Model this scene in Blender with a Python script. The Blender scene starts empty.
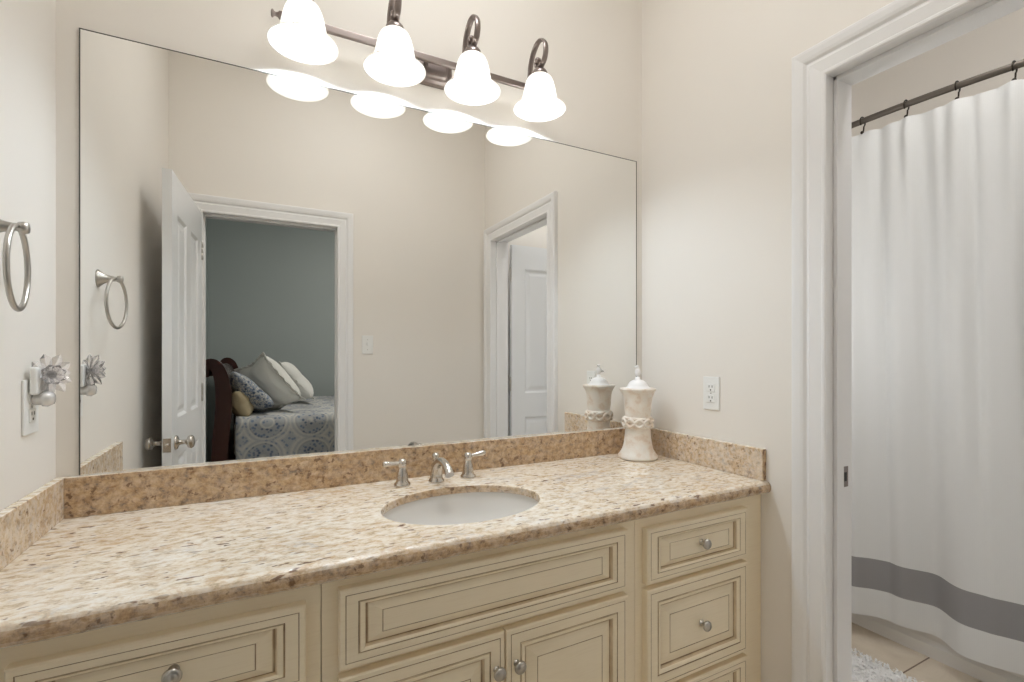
import bpy, bmesh, math, random
from mathutils import Vector, Matrix
random.seed(7)
PI = math.pi
scene = bpy.context.scene
COL = scene.collection

# ---------------------------------------------------------------- camera, world, exposure
cam_d = bpy.data.cameras.new('camera')
cam = bpy.data.objects.new('camera', cam_d); COL.objects.link(cam)
cam.location = (0.0, -1.57, 1.224)
cam.rotation_euler = (math.radians(90), 0, math.radians(-27.4))
cam_d.sensor_width = 36.0
cam_d.lens = 483.0 / 1024.0 * 36.0
cam_d.shift_y = 14.0 / 1024.0
cam_d.clip_start = 0.01
scene.camera = cam
world = bpy.data.worlds.new('world'); scene.world = world
world.use_nodes = True
world.node_tree.nodes['Background'].inputs['Color'].default_value = (0.8, 0.86, 1.0, 1)
world.node_tree.nodes['Background'].inputs['Strength'].default_value = 0.3
vs = scene.view_settings
vs.view_transform = 'Standard'; vs.look = 'None'; vs.gamma = 1.0; vs.use_curve_mapping = False
vs.exposure = 0.18
scene.cycles.sample_clamp_indirect = 4.0
scene.cycles.max_bounces = 16
scene.cycles.diffuse_bounces = 10
scene.cycles.glossy_bounces = 6
scene.cycles.transmission_bounces = 8
BULB_E = 240.0        # vanity bulbs
SHADE_E = 0.35        # glow of the lit glass bells
CEIL_FILL_E = 13.0          # added unseen ceiling fill, bathroom
TUB_FILL_E = 23.0           # added unseen wall globe, fill for the tub room
BED_FILL_E = 48.0           # added unseen ceiling fill, bedroom

# ---------------------------------------------------------------- layout
XL, XR = -0.449, 1.435          # side walls of the bathroom
YB = -1.633                     # wall opposite the mirror
ZC = 3.05
CT = 0.823                      # worktop surface
WT = 0.118                       # wall thickness

# ---------------------------------------------------------------- material helpers
def new_mat(name, color=(0.8, 0.8, 0.8), rough=0.5, metal=0.0, **kw):
    m = bpy.data.materials.new(name); m.use_nodes = True
    b = m.node_tree.nodes['Principled BSDF']
    b.inputs['Base Color'].default_value = (*color, 1)
    b.inputs['Roughness'].default_value = rough
    b.inputs['Metallic'].default_value = metal
    for k, v in kw.items():
        b.inputs[k.replace('_', ' ')].default_value = v
    return m

def nd(m, typ, **kw):
    n = m.node_tree.nodes.new(typ)
    for k, v in kw.items():
        if hasattr(n, k): setattr(n, k, v)
        else: n.inputs[k.replace('_', ' ')].default_value = v
    return n

def lk(m, a, b): m.node_tree.links.new(a, b)

def coords(m, scale=(1, 1, 1), rot=(0, 0, 0)):
    tc = nd(m, 'ShaderNodeTexCoord'); mp = nd(m, 'ShaderNodeMapping')
    mp.inputs['Scale'].default_value = scale; mp.inputs['Rotation'].default_value = rot
    lk(m, tc.outputs['Object'], mp.inputs['Vector'])
    return mp.outputs['Vector']

def ramp(m, fac, stops, interp='LINEAR'):
    r = nd(m, 'ShaderNodeValToRGB'); r.color_ramp.interpolation = interp
    e = r.color_ramp.elements
    while len(e) < len(stops): e.new(0.5)
    for el, (p, c) in zip(e, stops):
        el.position = p; el.color = (*c, 1) if len(c) == 3 else c
    lk(m, fac, r.inputs['Fac'])
    return r.outputs['Color']

def mix(m, fac, a, b, mode='MIX'):
    n = nd(m, 'ShaderNodeMix'); n.data_type = 'RGBA'; n.blend_type = mode
    if isinstance(fac, (int, float)): n.inputs[0].default_value = fac
    else: lk(m, fac, n.inputs[0])
    for i, v in ((6, a), (7, b)):
        if isinstance(v, tuple): n.inputs[i].default_value = (*v, 1)
        else: lk(m, v, n.inputs[i])
    return n.outputs[2]

def noise(m, vec, scale, detail=4, rough=0.6, dist=0.0):
    n = nd(m, 'ShaderNodeTexNoise'); lk(m, vec, n.inputs['Vector'])
    n.inputs['Scale'].default_value = scale; n.inputs['Detail'].default_value = detail
    n.inputs['Roughness'].default_value = rough; n.inputs['Distortion'].default_value = dist
    return n.outputs['Fac']

def bump(m, h, strength, dist=0.002):
    b = nd(m, 'ShaderNodeBump'); b.inputs['Strength'].default_value = strength
    b.inputs['Distance'].default_value = dist
    lk(m, h, b.inputs['Height']); lk(m, b.outputs['Normal'], bsdf(m).inputs['Normal'])

def bsdf(m): return m.node_tree.nodes['Principled BSDF']
def setc(m, c): lk(m, c, bsdf(m).inputs['Base Color'])

# paint
def paint(name, col, rough=0.55, b=0.08):
    m = new_mat(name, col, rough)
    v = coords(m)
    f = noise(m, v, 3.0, 2)
    setc(m, mix(m, f, tuple(c * 0.985 for c in col), tuple(min(1, c * 1.015) for c in col)))
    bump(m, noise(m, v, 260, 2), b, 0.0006)
    return m
M = {}
M['wall'] = paint('beige_wall_paint', (0.80, 0.762, 0.71))
M['bedwall'] = paint('blue_grey_wall_paint', (0.42, 0.46, 0.45))
M['ceil'] = paint('ceiling_paint', (0.90, 0.89, 0.87), 0.8)
M['trim'] = paint('white_trim_paint', (0.815, 0.81, 0.81), 0.32, 0.02)
M['door'] = paint('white_door_paint', (0.78, 0.79, 0.80), 0.35, 0.02)

def cab_mat(name, k=1.0):
    m = new_mat(name, (0.56, 0.485, 0.335), 0.38)
    v = coords(m)
    f = noise(m, v, 9.0, 3)
    g = noise(m, coords(m, (3, 30, 60)), 4.0, 3)
    c = mix(m, f, (0.86 * k, 0.755 * k, 0.565 * k), (0.90 * k, 0.80 * k, 0.62 * k))
    c = mix(m, ramp(m, g, [(0.5, (0, 0, 0)), (0.8, (0.35, 0.35, 0.35))]), c, (0.74 * k, 0.62 * k, 0.44 * k))
    setc(m, c)
    return m
M['cab'] = cab_mat('cream_glazed_paint')
def glaze_mat(name, dark, lite):
    m = new_mat(name, dark, 0.5)
    setc(m, mix(m, ramp(m, noise(m, coords(m), 18, 3), [(0.35, (0, 0, 0)), (0.65, (1, 1, 1))]), dark, lite))
    return m
M['glaze'] = glaze_mat('brown_glaze_in_groove', (0.30, 0.20, 0.115), (0.50, 0.38, 0.24))
M['glaze_soft'] = glaze_mat('thin_brown_glaze', (0.60, 0.48, 0.32), (0.74, 0.62, 0.44))

def granite():
    m = new_mat('beige_granite', (0.7, 0.6, 0.45), 0.16)
    vt = coords(m, (0.55, 1.0, 1.0), (0, 0, math.radians(8)))
    tc = nd(m, 'ShaderNodeTexCoord')
    base = ramp(m, noise(m, vt, 5.5, 6, 0.62, 0.6),
                [(0.28, (0.55, 0.42, 0.29)), (0.40, (0.70, 0.56, 0.40)), (0.50, (0.80, 0.69, 0.54)),
                 (0.60, (0.84, 0.77, 0.67)), (0.72, (0.86, 0.82, 0.77))])
    fine = ramp(m, noise(m, vt, 62, 5, 0.75, 0.3),
                [(0.36, (0.38, 0.27, 0.17)), (0.44, (0.70, 0.56, 0.39)), (0.52, (0.86, 0.79, 0.69)), (0.64, (0.94, 0.92, 0.90))])
    c = mix(m, 0.62, base, fine)
    # grey mica clouds
    gm = ramp(m, noise(m, vt, 9, 5, 0.7, 1.0), [(0.56, (0, 0, 0)), (0.66, (1, 1, 1))])
    gf = ramp(m, noise(m, vt, 110, 3, 0.7), [(0.40, (0, 0, 0)), (0.58, (1, 1, 1))])
    gmask = mix(m, 1.0, gm, gf, 'MULTIPLY')
    c = mix(m, mix(m, 1.0, gmask, (0.75, 0.75, 0.75), 'MULTIPLY'), c, (0.50, 0.47, 0.46))
    # rust veins
    rm = ramp(m, noise(m, vt, 22, 5, 0.65, 1.5), [(0.55, (0, 0, 0)), (0.66, (0.65, 0.65, 0.65))])
    c = mix(m, rm, c, (0.60, 0.41, 0.24))
    # dark garnet flecks
    vf = coords(m, (0.38, 1.0, 1.0), (0, 0, math.radians(-6)))
    dm = ramp(m, noise(m, vf, 85, 2, 0.5, 0.2), [(0.620, (0, 0, 0)), (0.67, (0.9, 0.9, 0.9))])
    dz = ramp(m, noise(m, vt, 10, 3, 0.6), [(0.40, (0.1, 0.1, 0.1)), (0.56, (1, 1, 1))])
    dmask = mix(m, 1.0, dm, dz, 'MULTIPLY')
    c = mix(m, dmask, c, (0.16, 0.09, 0.06))
    # upright faces: coarser and browner, weak grazing light put into the colour too
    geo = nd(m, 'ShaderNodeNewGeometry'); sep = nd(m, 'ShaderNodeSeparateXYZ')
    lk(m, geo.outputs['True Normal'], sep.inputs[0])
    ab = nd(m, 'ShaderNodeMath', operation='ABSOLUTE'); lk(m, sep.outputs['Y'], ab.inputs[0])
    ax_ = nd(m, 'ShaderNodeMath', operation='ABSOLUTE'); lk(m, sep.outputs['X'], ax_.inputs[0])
    graze_tone = mix(m, 1.0, ramp(m, ab.outputs[0], [(0.60, (0, 0, 0)), (0.99, (1, 1, 1))]), ramp(m, ax_.outputs[0], [(0.5, (0, 0, 0)), (0.9, (0.5, 0.5, 0.5))]), 'ADD')
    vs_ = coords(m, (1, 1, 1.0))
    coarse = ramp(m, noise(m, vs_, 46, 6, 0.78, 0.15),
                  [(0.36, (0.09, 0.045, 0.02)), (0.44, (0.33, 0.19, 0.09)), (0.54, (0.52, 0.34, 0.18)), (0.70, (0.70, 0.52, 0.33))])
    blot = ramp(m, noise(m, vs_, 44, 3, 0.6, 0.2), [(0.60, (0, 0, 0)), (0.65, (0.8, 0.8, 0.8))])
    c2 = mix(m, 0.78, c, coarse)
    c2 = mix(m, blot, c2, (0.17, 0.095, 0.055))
    c = mix(m, graze_tone, c, c2)
    setc(m, c)
    bsdf(m).inputs['Specular IOR Level'].default_value = 0.45
    return m
M['granite'] = granite()

M['mirror'] = new_mat('silvered_mirror', (0.90, 0.90, 0.885), 0.0, 1.0)
M['mirror_edge'] = new_mat('dark_mirror_edge', (0.09, 0.085, 0.075), 0.3)
def nickel(name, c, r, b=0.0):
    m = new_mat(name, c, r, 1.0)
    return m
M['nickel'] = nickel('brushed_nickel', (0.60, 0.56, 0.51), 0.22)
M['ringnickel'] = nickel('satin_nickel', (0.50, 0.48, 0.45), 0.28)
M['pewter'] = nickel('aged_pewter', (0.30, 0.255, 0.24), 0.34)
M['bronze'] = nickel('dark_rod_metal', (0.16, 0.14, 0.12), 0.5)
M['hook'] = nickel('black_bronze_hook', (0.05, 0.042, 0.035), 0.4)
M['dark'] = new_mat('dark_slot', (0.03, 0.028, 0.025), 0.6)
M['porcelain'] = new_mat('white_porcelain', (0.78, 0.76, 0.73), 0.12)
M['plastic'] = new_mat('white_plastic', (0.82, 0.82, 0.80), 0.3)
M['acrylic'] = new_mat('clear_crystal_acrylic', (1.0, 0.985, 0.99), 0.03, 0.0, Transmission_Weight=0.86, IOR=1.33)
M['smoke'] = new_mat('frosted_clear_plastic', (0.70, 0.69, 0.68), 0.12, 0.4)

# lit bell glass
def shade_mat():
    m = new_mat('lit_frosted_alabaster_glass', (0.93, 0.91, 0.88), 0.25)
    b = bsdf(m)
    b.inputs['Emission Color'].default_value = (1.0, 0.965, 0.90, 1)
    b.inputs['Emission Strength'].default_value = SHADE_E
    tr = nd(m, 'ShaderNodeBsdfTranslucent'); tr.inputs['Color'].default_value = (0.95, 0.92, 0.87, 1)
    mx = nd(m, 'ShaderNodeMixShader'); mx.inputs[0].default_value = 0.6
    lk(m, b.outputs[0], mx.inputs[1]); lk(m, tr.outputs[0], mx.inputs[2])
    out = [n for n in m.node_tree.nodes if n.type == 'OUTPUT_MATERIAL'][0]
    lk(m, mx.outputs[0], out.inputs['Surface'])
    return m
M['shade'] = shade_mat()
def emit(name, col, s):
    m = new_mat(name, col, 0.5)
    b = bsdf(m); b.inputs['Emission Color'].default_value = (*col, 1); b.inputs['Emission Strength'].default_value = s
    return m
M['bulb'] = emit('lit_bulb', (0.87, 1.0, 1.12), BULB_E)
M['ceil_fill'] = emit('fill_ceiling_diffuser', (0.97, 0.98, 0.98), CEIL_FILL_E)
M['tub_fill'] = emit('fill_tub_diffuser', (0.94, 0.98, 1.02), TUB_FILL_E)
M['tub_ceil_fill'] = emit('fill_tub_ceiling_diffuser', (0.96, 0.98, 1.0), 28.0)  # added unseen lamp, lifts the upper tub room wall
M['bed_fill'] = emit('fill_bedroom_diffuser', (1.0, 0.96, 0.90), BED_FILL_E)

def curtain_mat(name, col):
    m = new_mat(name, col, 0.85)
    v = coords(m)
    w = nd(m, 'ShaderNodeTexWave'); w.bands_direction = 'Z'; w.inputs['Scale'].default_value = 60
    w2 = nd(m, 'ShaderNodeTexWave'); w2.bands_direction = 'Y'; w2.inputs['Scale'].default_value = 60
    lk(m, v, w.inputs['Vector']); lk(m, v, w2.inputs['Vector'])
    g = mix(m, 0.5, w.outputs['Color'], w2.outputs['Color'])
    c = mix(m, g, tuple(k * 0.965 for k in col), col)
    setc(m, c)
    bump(m, g, 0.12, 0.001)
    tr = nd(m, 'ShaderNodeBsdfTranslucent'); tr.inputs['Color'].default_value = (*col, 1)
    mx = nd(m, 'ShaderNodeMixShader'); mx.inputs[0].default_value = 0.12
    lk(m, bsdf(m).outputs[0], mx.inputs[1]); lk(m, tr.outputs[0], mx.inputs[2])
    out = [n for n in m.node_tree.nodes if n.type == 'OUTPUT_MATERIAL'][0]
    lk(m, mx.outputs[0], out.inputs['Surface'])
    return m
M['curtain'] = curtain_mat('white_woven_cloth', (0.80, 0.80, 0.79))
M['stripe'] = curtain_mat('grey_woven_cloth', (0.33, 0.32, 0.32))

def tile_mat():
    m = new_mat('beige_stone_tile', (0.5, 0.42, 0.32), 0.35)
    v = coords(m)
    br = nd(m, 'ShaderNodeTexBrick'); mp = nd(m, 'ShaderNodeMapping')
    lk(m, v, mp.inputs['Vector']); mp.inputs['Location'].default_value = (0.28, 0.157, 0)
    lk(m, mp.outputs[0], br.inputs['Vector'])
    br.offset = 0.0; br.inputs['Scale'].default_value = 1.0
    br.inputs['Brick Width'].default_value = 0.455; br.inputs['Row Height'].default_value = 0.455
    br.inputs['Mortar Size'].default_value = 0.003; br.inputs['Mortar Smooth'].default_value = 0.1
    t = ramp(m, noise(m, v, 6, 6, 0.65, 0.8), [(0.3, (0.60, 0.51, 0.40)), (0.7, (0.74, 0.65, 0.53))])
    lk(m, t, br.inputs['Color1']); lk(m, t, br.inputs['Color2'])
    br.inputs['Mortar'].default_value = (0.18, 0.12, 0.08, 1)
    setc(m, br.outputs['Color'])
    return m
M['tile'] = tile_mat()
M['rug'] = new_mat('white_shag_cotton', (0.86, 0.85, 0.84), 0.95)
M['carpet'] = new_mat('brown_floor', (0.12, 0.08, 0.055), 0.7)
M['mahogany'] = new_mat('dark_mahogany', (0.045, 0.013, 0.010), 0.22)
M['nightdark'] = new_mat('dark_wood', (0.02, 0.014, 0.012), 0.4)

def ceramic_mat():
    m = new_mat('washed_cream_ceramic', (0.8, 0.74, 0.66), 0.6)
    v = coords(m)
    f = noise(m, v, 22, 4, 0.6, 0.5)
    setc(m, ramp(m, f, [(0.38, (0.82, 0.78, 0.72)), (0.52, (0.80, 0.73, 0.65)), (0.64, (0.71, 0.59, 0.48)), (0.75, (0.78, 0.72, 0.66))]))
    bump(m, noise(m, v, 120, 3), 0.25, 0.001)
    return m
M['ceramic'] = ceramic_mat()
M['whiteceramic'] = new_mat('chalky_white_ceramic', (0.86, 0.84, 0.83), 0.6)

def quilt_mat(name, medallions=True, s=2.6):
    m = new_mat(name, (0.5, 0.5, 0.5), 0.9)
    blue, cream, mid = (0.09, 0.12, 0.19), (0.60, 0.58, 0.53), (0.20, 0.25, 0.34)
    v = coords(m)
    vor = nd(m, 'ShaderNodeTexVoronoi'); vor.inputs['Scale'].default_value = 34; lk(m, v, vor.inputs['Vector'])
    small = ramp(m, vor.outputs['Distance'], [(0.25, (0, 0, 0)), (0.45, (1, 1, 1))])
    # medallion lattice: distance to the cell centre, in the plane of x and (y+z)
    sp = nd(m, 'ShaderNodeSeparateXYZ'); lk(m, v, sp.inputs[0])
    yz = nd(m, 'ShaderNodeMath', operation='SUBTRACT'); lk(m, sp.outputs['Y'], yz.inputs[0]); lk(m, sp.outputs['Z'], yz.inputs[1])
    cb = nd(m, 'ShaderNodeCombineXYZ'); lk(m, sp.outputs['X'], cb.inputs[0]); lk(m, yz.outputs[0], cb.inputs[1])
    big = nd(m, 'ShaderNodeTexVoronoi'); big.inputs['Scale'].default_value = s * 1.25; big.inputs['Randomness'].default_value = 0.25
    lk(m, cb.outputs[0], big.inputs['Vector'])
    rings = ramp(m, big.outputs['Distance'], [(0.0, cream), (0.09, cream), (0.11, blue), (0.20, mid), (0.22, cream),
                                              (0.25, blue), (0.40, mid), (0.43, blue), (0.46, cream), (0.51, mid), (0.56, cream), (0.64, mid)], 'LINEAR')
    speck = mix(m, small, rings, cream)
    c = mix(m, 0.55, rings, speck)
    if not medallions:
        c = mix(m, ramp(m, noise(m, v, 42, 4, 0.6, 2.0), [(0.46, (0, 0, 0)), (0.54, (1, 1, 1))]), mid, cream)
        c = mix(m, small, blue, c)
    setc(m, c)
    bump(m, noise(m, v, 60, 3), 0.4, 0.004)
    return m
M['quilt'] = quilt_mat('medallion_quilt')
M['bluepillow'] = quilt_mat('blue_damask', False)
M['cream_pillow'] = new_mat('cream_cotton', (0.78, 0.77, 0.73), 0.9)
bump(M['cream_pillow'], noise(M['cream_pillow'], coords(M['cream_pillow']), 30, 3), 0.5, 0.006)
M['tan_pillow'] = new_mat('tan_cotton', (0.50, 0.41, 0.26), 0.9)

# ---------------------------------------------------------------- mesh builder
class MB:
    def __init__(self): self.bm = bmesh.new(); self.mi = 0
    def v(self, p): return self.bm.verts.new(p)
    def face(self, pts, mi=None):
        vs_ = [self.v(p) if not isinstance(p, bmesh.types.BMVert) else p for p in pts]
        try: f = self.bm.faces.new(vs_)
        except ValueError: return None
        f.material_index = self.mi if mi is None else mi
        return f
    def box(self, x0, x1, y0, y1, z0, z1, bevel=0.0, seg=2):
        bm = self.bm
        g = bmesh.ops.create_cube(bm, size=1.0)
        vs_ = g['verts']
        for v in vs_:
            v.co = Vector((x0 + (v.co.x + .5) * (x1 - x0), y0 + (v.co.y + .5) * (y1 - y0), z0 + (v.co.z + .5) * (z1 - z0)))
        fs = set(f for v in vs_ for f in v.link_faces)
        for f in fs: f.material_index = self.mi
        if bevel > 0:
            es = list(set(e for v in vs_ for e in v.link_edges))
            r = bmesh.ops.bevel(bm, geom=es, offset=bevel, segments=seg, profile=0.5, affect='EDGES')
            for f in r['faces']: f.material_index = self.mi
        return self
    def lathe(self, prof, c=(0, 0, 0), axis='z', n=32, smooth=True, mtx=None, cap=True):
        """prof: list of (r, h) along the axis from c"""
        c = Vector(c)
        if mtx is None:
            if axis == 'z': mtx = Matrix.Identity(3)
            elif axis == 'y': mtx = Matrix(((1, 0, 0), (0, 0, 1), (0, 1, 0)))       # h -> y
            elif axis == 'x': mtx = Matrix(((0, 0, 1), (1, 0, 0), (0, 1, 0)))       # h -> x
        rings = []
        for r, h in prof:
            if r < 1e-6: rings.append([self.v(c + mtx @ Vector((0, 0, h)))])
            else: rings.append([self.v(c + mtx @ Vector((r * math.cos(2 * PI * i / n), r * math.sin(2 * PI * i / n), h))) for i in range(n)])
        for a, b in zip(rings, rings[1:]):
            for i in range(n):
                j = (i + 1) % n
                if len(a) == 1 and len(b) == 1: continue
                if len(a) == 1: f = self.face([a[0], b[i], b[j]])
                elif len(b) == 1: f = self.face([a[i], a[j], b[0]])
                else: f = self.face([a[i], a[j], b[j], b[i]])
                if f: f.smooth = smooth
        if cap:
            for r in (rings[0], rings[-1]):
                if len(r) > 1: self.face(list(r))
        return self
    def tube(self, pts, r, n=12, closed=False, cap=True, flat=None):
        """round (or flattened: flat=(rw, rt, widthdir)) tube through pts; r number or list"""
        P = [Vector(p) for p in pts]; m = len(P)
        R = r if isinstance(r, (list, tuple)) else [r] * m
        rings = []; up = None
        for i in range(m):
            if closed: t = (P[(i + 1) % m] - P[i - 1]).normalized()
            else: t = (P[min(i + 1, m - 1)] - P[max(i - 1, 0)]).normalized()
            if flat:
                w = Vector(flat[2]); w = (w - t * w.dot(t)).normalized(); u = t.cross(w)
                ring = [self.v(P[i] + w * flat[0] * math.cos(2 * PI * k / n) + u * flat[1] * math.sin(2 * PI * k / n)) for k in range(n)]
            else:
                if up is None:
                    up = Vector((0, 0, 1)) if abs(t.z) < 0.9 else Vector((1, 0, 0))
                up = (up - t * up.dot(t)).normalized(); s = t.cross(up)
                ring = [self.v(P[i] + (up * math.cos(2 * PI * k / n) + s * math.sin(2 * PI * k / n)) * R[i]) for k in range(n)]
            rings.append(ring)
        rng = range(m) if closed else range(m - 1)
        for i in rng:
            a, b = rings[i], rings[(i + 1) % m]
            for k in range(n):
                f = self.face([a[k], a[(k + 1) % n], b[(k + 1) % n], b[k]])
                if f: f.smooth = True
        if cap and not closed:
            self.face(rings[0]); self.face(rings[-1])
        return self
    def ball(self, c, r, n=20, sc=(1, 1, 1), rot=None):
        g = bmesh.ops.create_uvsphere(self.bm, u_segments=n, v_segments=max(8, n // 2), radius=r)
        for v in g['verts']:
            p = Vector((v.co.x * sc[0], v.co.y * sc[1], v.co.z * sc[2]))
            if rot is not None: p = rot @ p
            v.co = Vector(c) + p
        for f in set(f for v in g['verts'] for f in v.link_faces): f.smooth = True; f.material_index = self.mi
        return self
    def rings(self, x0, x1, z0, z1, y, prof, plane='xz', ny=-1):
        """concentric rectangular frame profile; prof = [(ix, iz, depth, mat)], depth positive goes INTO the piece.
        mat colours the strip that ENDS at that ring. Front faces -y."""
        def rect(ix, iz, d):
            yy = y - ny * d
            return [(x0 + ix, yy, z0 + iz), (x1 - ix, yy, z0 + iz), (x1 - ix, yy, z1 - iz), (x0 + ix, yy, z1 - iz)]
        prev = None
        for ix, iz, d, mi in prof:
            cur = rect(ix, iz, d)
            if prev:
                for k in range(4):
                    self.face([prev[k], prev[(k + 1) % 4], cur[(k + 1) % 4], cur[k]], mi)
            prev = cur
        self.face(prev, 0)
    def obj(self, name, mats, parent=None, weld=True):
        if weld: bmesh.ops.remove_doubles(self.bm, verts=self.bm.verts, dist=1e-5)
        bmesh.ops.recalc_face_normals(self.bm, faces=self.bm.faces)
        me = bpy.data.meshes.new(name); self.bm.to_mesh(me); self.bm.free()
        if not isinstance(mats, (list, tuple)): mats = [mats]
        for mt in mats: me.materials.append(mt)
        o = bpy.data.objects.new(name, me); COL.objects.link(o)
        if parent is not None:
            o.parent = parent
            off = Vector((0, 0, 0)); q = parent
            while q is not None: off += Vector(q.location); q = q.parent
            me.transform(Matrix.Translation(-off))
        return o

def tag(o, label, cat, group=None, kind=None):
    o['label'] = label; o['category'] = cat
    if group: o['group'] = group
    if kind: o['kind'] = kind
    return o
def struct(o, label=None):
    o['kind'] = 'structure'
    if label: o['label'] = label
    return o
def thing(name, label, cat, loc=(0, 0, 0), group=None):
    o = bpy.data.objects.new(name, None); COL.objects.link(o)
    o.location = loc; o.empty_display_size = 0.05
    return tag(o, label, cat, group)
def slab(name, m, *b, label=None, parent=None):
    o = MB().box(*b).obj(name, m, parent)
    if parent is None: struct(o, label)
    return o
def catmull(pts, n=8, closed=False):
    P = [Vector(p) for p in pts]; out = []; m = len(P)
    rng = range(m) if closed else range(m - 1)
    for i in rng:
        if closed: a, b, c, d = P[i - 1], P[i], P[(i + 1) % m], P[(i + 2) % m]
        else: a, b, c, d = P[max(i - 1, 0)], P[i], P[i + 1], P[min(i + 2, m - 1)]
        for k in range(n):
            t = k / n
            out.append(0.5 * ((2 * b) + (c - a) * t + (2 * a - 5 * b + 4 * c - d) * t * t + (3 * b - a - 3 * c + d) * t ** 3))
    if not closed: out.append(P[-1])
    return out

# ---------------------------------------------------------------- room shell
TX1 = 3.20                    # far wall of the tub room
TY0, TY1 = -1.75, 0.45        # tub room ends
D1a, D1b = -1.513, -0.762     # opening in the right wall (casing inner edges)
D2a, D2b = -0.290, 0.420      # opening in the wall opposite the mirror
DZ = 2.022                    # casing inner top
BX0, BX1, BY = -0.53, 3.6, -4.78   # bedroom
YF = YB - WT                  # bedroom side of that wall
XF = XR + WT                  # tub side of right wall

slab('floor', M['tile'], XL - .12, TX1 + .12, YF, TY1 + .12, -0.1, 0.0, label='beige stone tile floor of the bathroom and tub room')
slab('floor_bedroom', M['carpet'], BX0 - .12, BX1 + .12, BY - .12, YF, -0.1, 0.0, label='dark floor of the bedroom')
slab('ceiling', M['ceil'], BX0 - .12, BX1 + .12, BY - .12, TY1 + .12, ZC, ZC + 0.1, label='plain white ceiling')
slab('wall_mirror_side', M['wall'], XL - .12, XR + .01, 0.0, 0.12, 0.0, ZC, label='beige painted wall that carries the mirror')
slab('wall_left', M['wall'], XL - .12, XL, YB, 0.0, 0.0, ZC, label='beige painted wall left of the vanity')
def wall_with_opening(name, m, x0, x1, y0, y1, a0, a1, zt, along, label):
    mb = MB()
    if along == 'y':
        mb.box(x0, x1, y0, a0, 0, ZC); mb.box(x0, x1, a1, y1, 0, ZC); mb.box(x0, x1, a0, a1, zt, ZC)
    else:
        mb.box(x0, a0, y0, y1, 0, ZC); mb.box(a1, x1, y0, y1, 0, ZC); mb.box(a0, a1, y0, y1, zt, ZC)
    o = mb.obj(name, m, weld=False)
    return struct(o, label)
wall_with_opening('wall_right', M['wall'], XR, XF, YB, 0.12, D1a - .02, D1b + .02, DZ + .02, 'y', 'beige painted wall with the doorway to the tub room')
def wall_back():
    mb = MB()
    # bathroom face beige, bedroom face blue grey
    for (a, b, c, d) in ((XL - .12, D2a - .02, 0, ZC), (D2b + .02, XF, 0, ZC), (D2a - .02, D2b + .02, DZ + .02, ZC)):
        mb.box(a, b, YB - 0.06, YB, c, d)
    o = mb.obj('wall_back', M['wall'], weld=False); struct(o, 'beige painted wall opposite the mirror')
    mb = MB()
    for (a, b, c, d) in ((BX0, D2a - .02, 0, ZC), (D2b + .02, BX1, 0, ZC), (D2a - .02, D2b + .02, DZ + .02, ZC)):
        mb.box(a, b, YF, YB - 0.06, c, d)
    o = mb.obj('wall_bedroom_near', M['bedwall'], weld=False); struct(o, 'blue grey bedroom wall around the doorway')
wall_back()
slab('wall_tub_far', M['wall'], TX1, TX1 + .12, TY0, TY1, 0, ZC, label='painted wall behind the bathtub')
slab('wall_tub_end', M['wall'], XF, TX1 + .12, TY1, TY1 + .12, 0, ZC, label='painted end wall of the tub room')
slab('wall_tub_near', M['wall'], XF, TX1 + .12, TY0 + .007, YB + .001, 0, ZC, label='painted near wall of the tub room')
slab('wall_bedroom_far', M['bedwall'], BX0 - .12, BX1 + .12, BY - .12, BY, 0, ZC, label='blue grey far wall of the bedroom')
slab('wall_bedroom_left', M['bedwall'], BX0 - .12, BX0, BY, YF, 0, ZC, label='blue grey bedroom wall behind the headboard')
slab('wall_bedroom_right', M['bedwall'], BX1, BX1 + .12, BY, YF, 0, ZC, label='blue grey right wall of the bedroom')

# ---------------------------------------------------------------- door trim
CAS = [(0.0, 0.0), (0.0, 0.011), (0.004, 0.0145), (0.010, 0.0145), (0.013, 0.012), (0.020, 0.013), (0.044, 0.0165), (0.050, 0.0135),
       (0.054, 0.0135), (0.060, 0.020), (0.068, 0.023), (0.082, 0.0255), (0.090, 0.0255), (0.094, 0.021), (0.094, 0.0)]
def casing(fmap, a0, a1, zt, parent, name='casing'):
    mb = MB()
    lines = []
    for o, d in CAS:
        lines.append([fmap(a0 - o, 0.0, d), fmap(a0 - o, zt + o, d), fmap(a1 + o, zt + o, d), fmap(a1 + o, 0.0, d)])
    for p, q in zip(lines, lines[1:]):
        for k in range(3): mb.face([p[k], p[k + 1], q[k + 1], q[k]])
    return mb.obj(name, M['trim'], parent)

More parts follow.
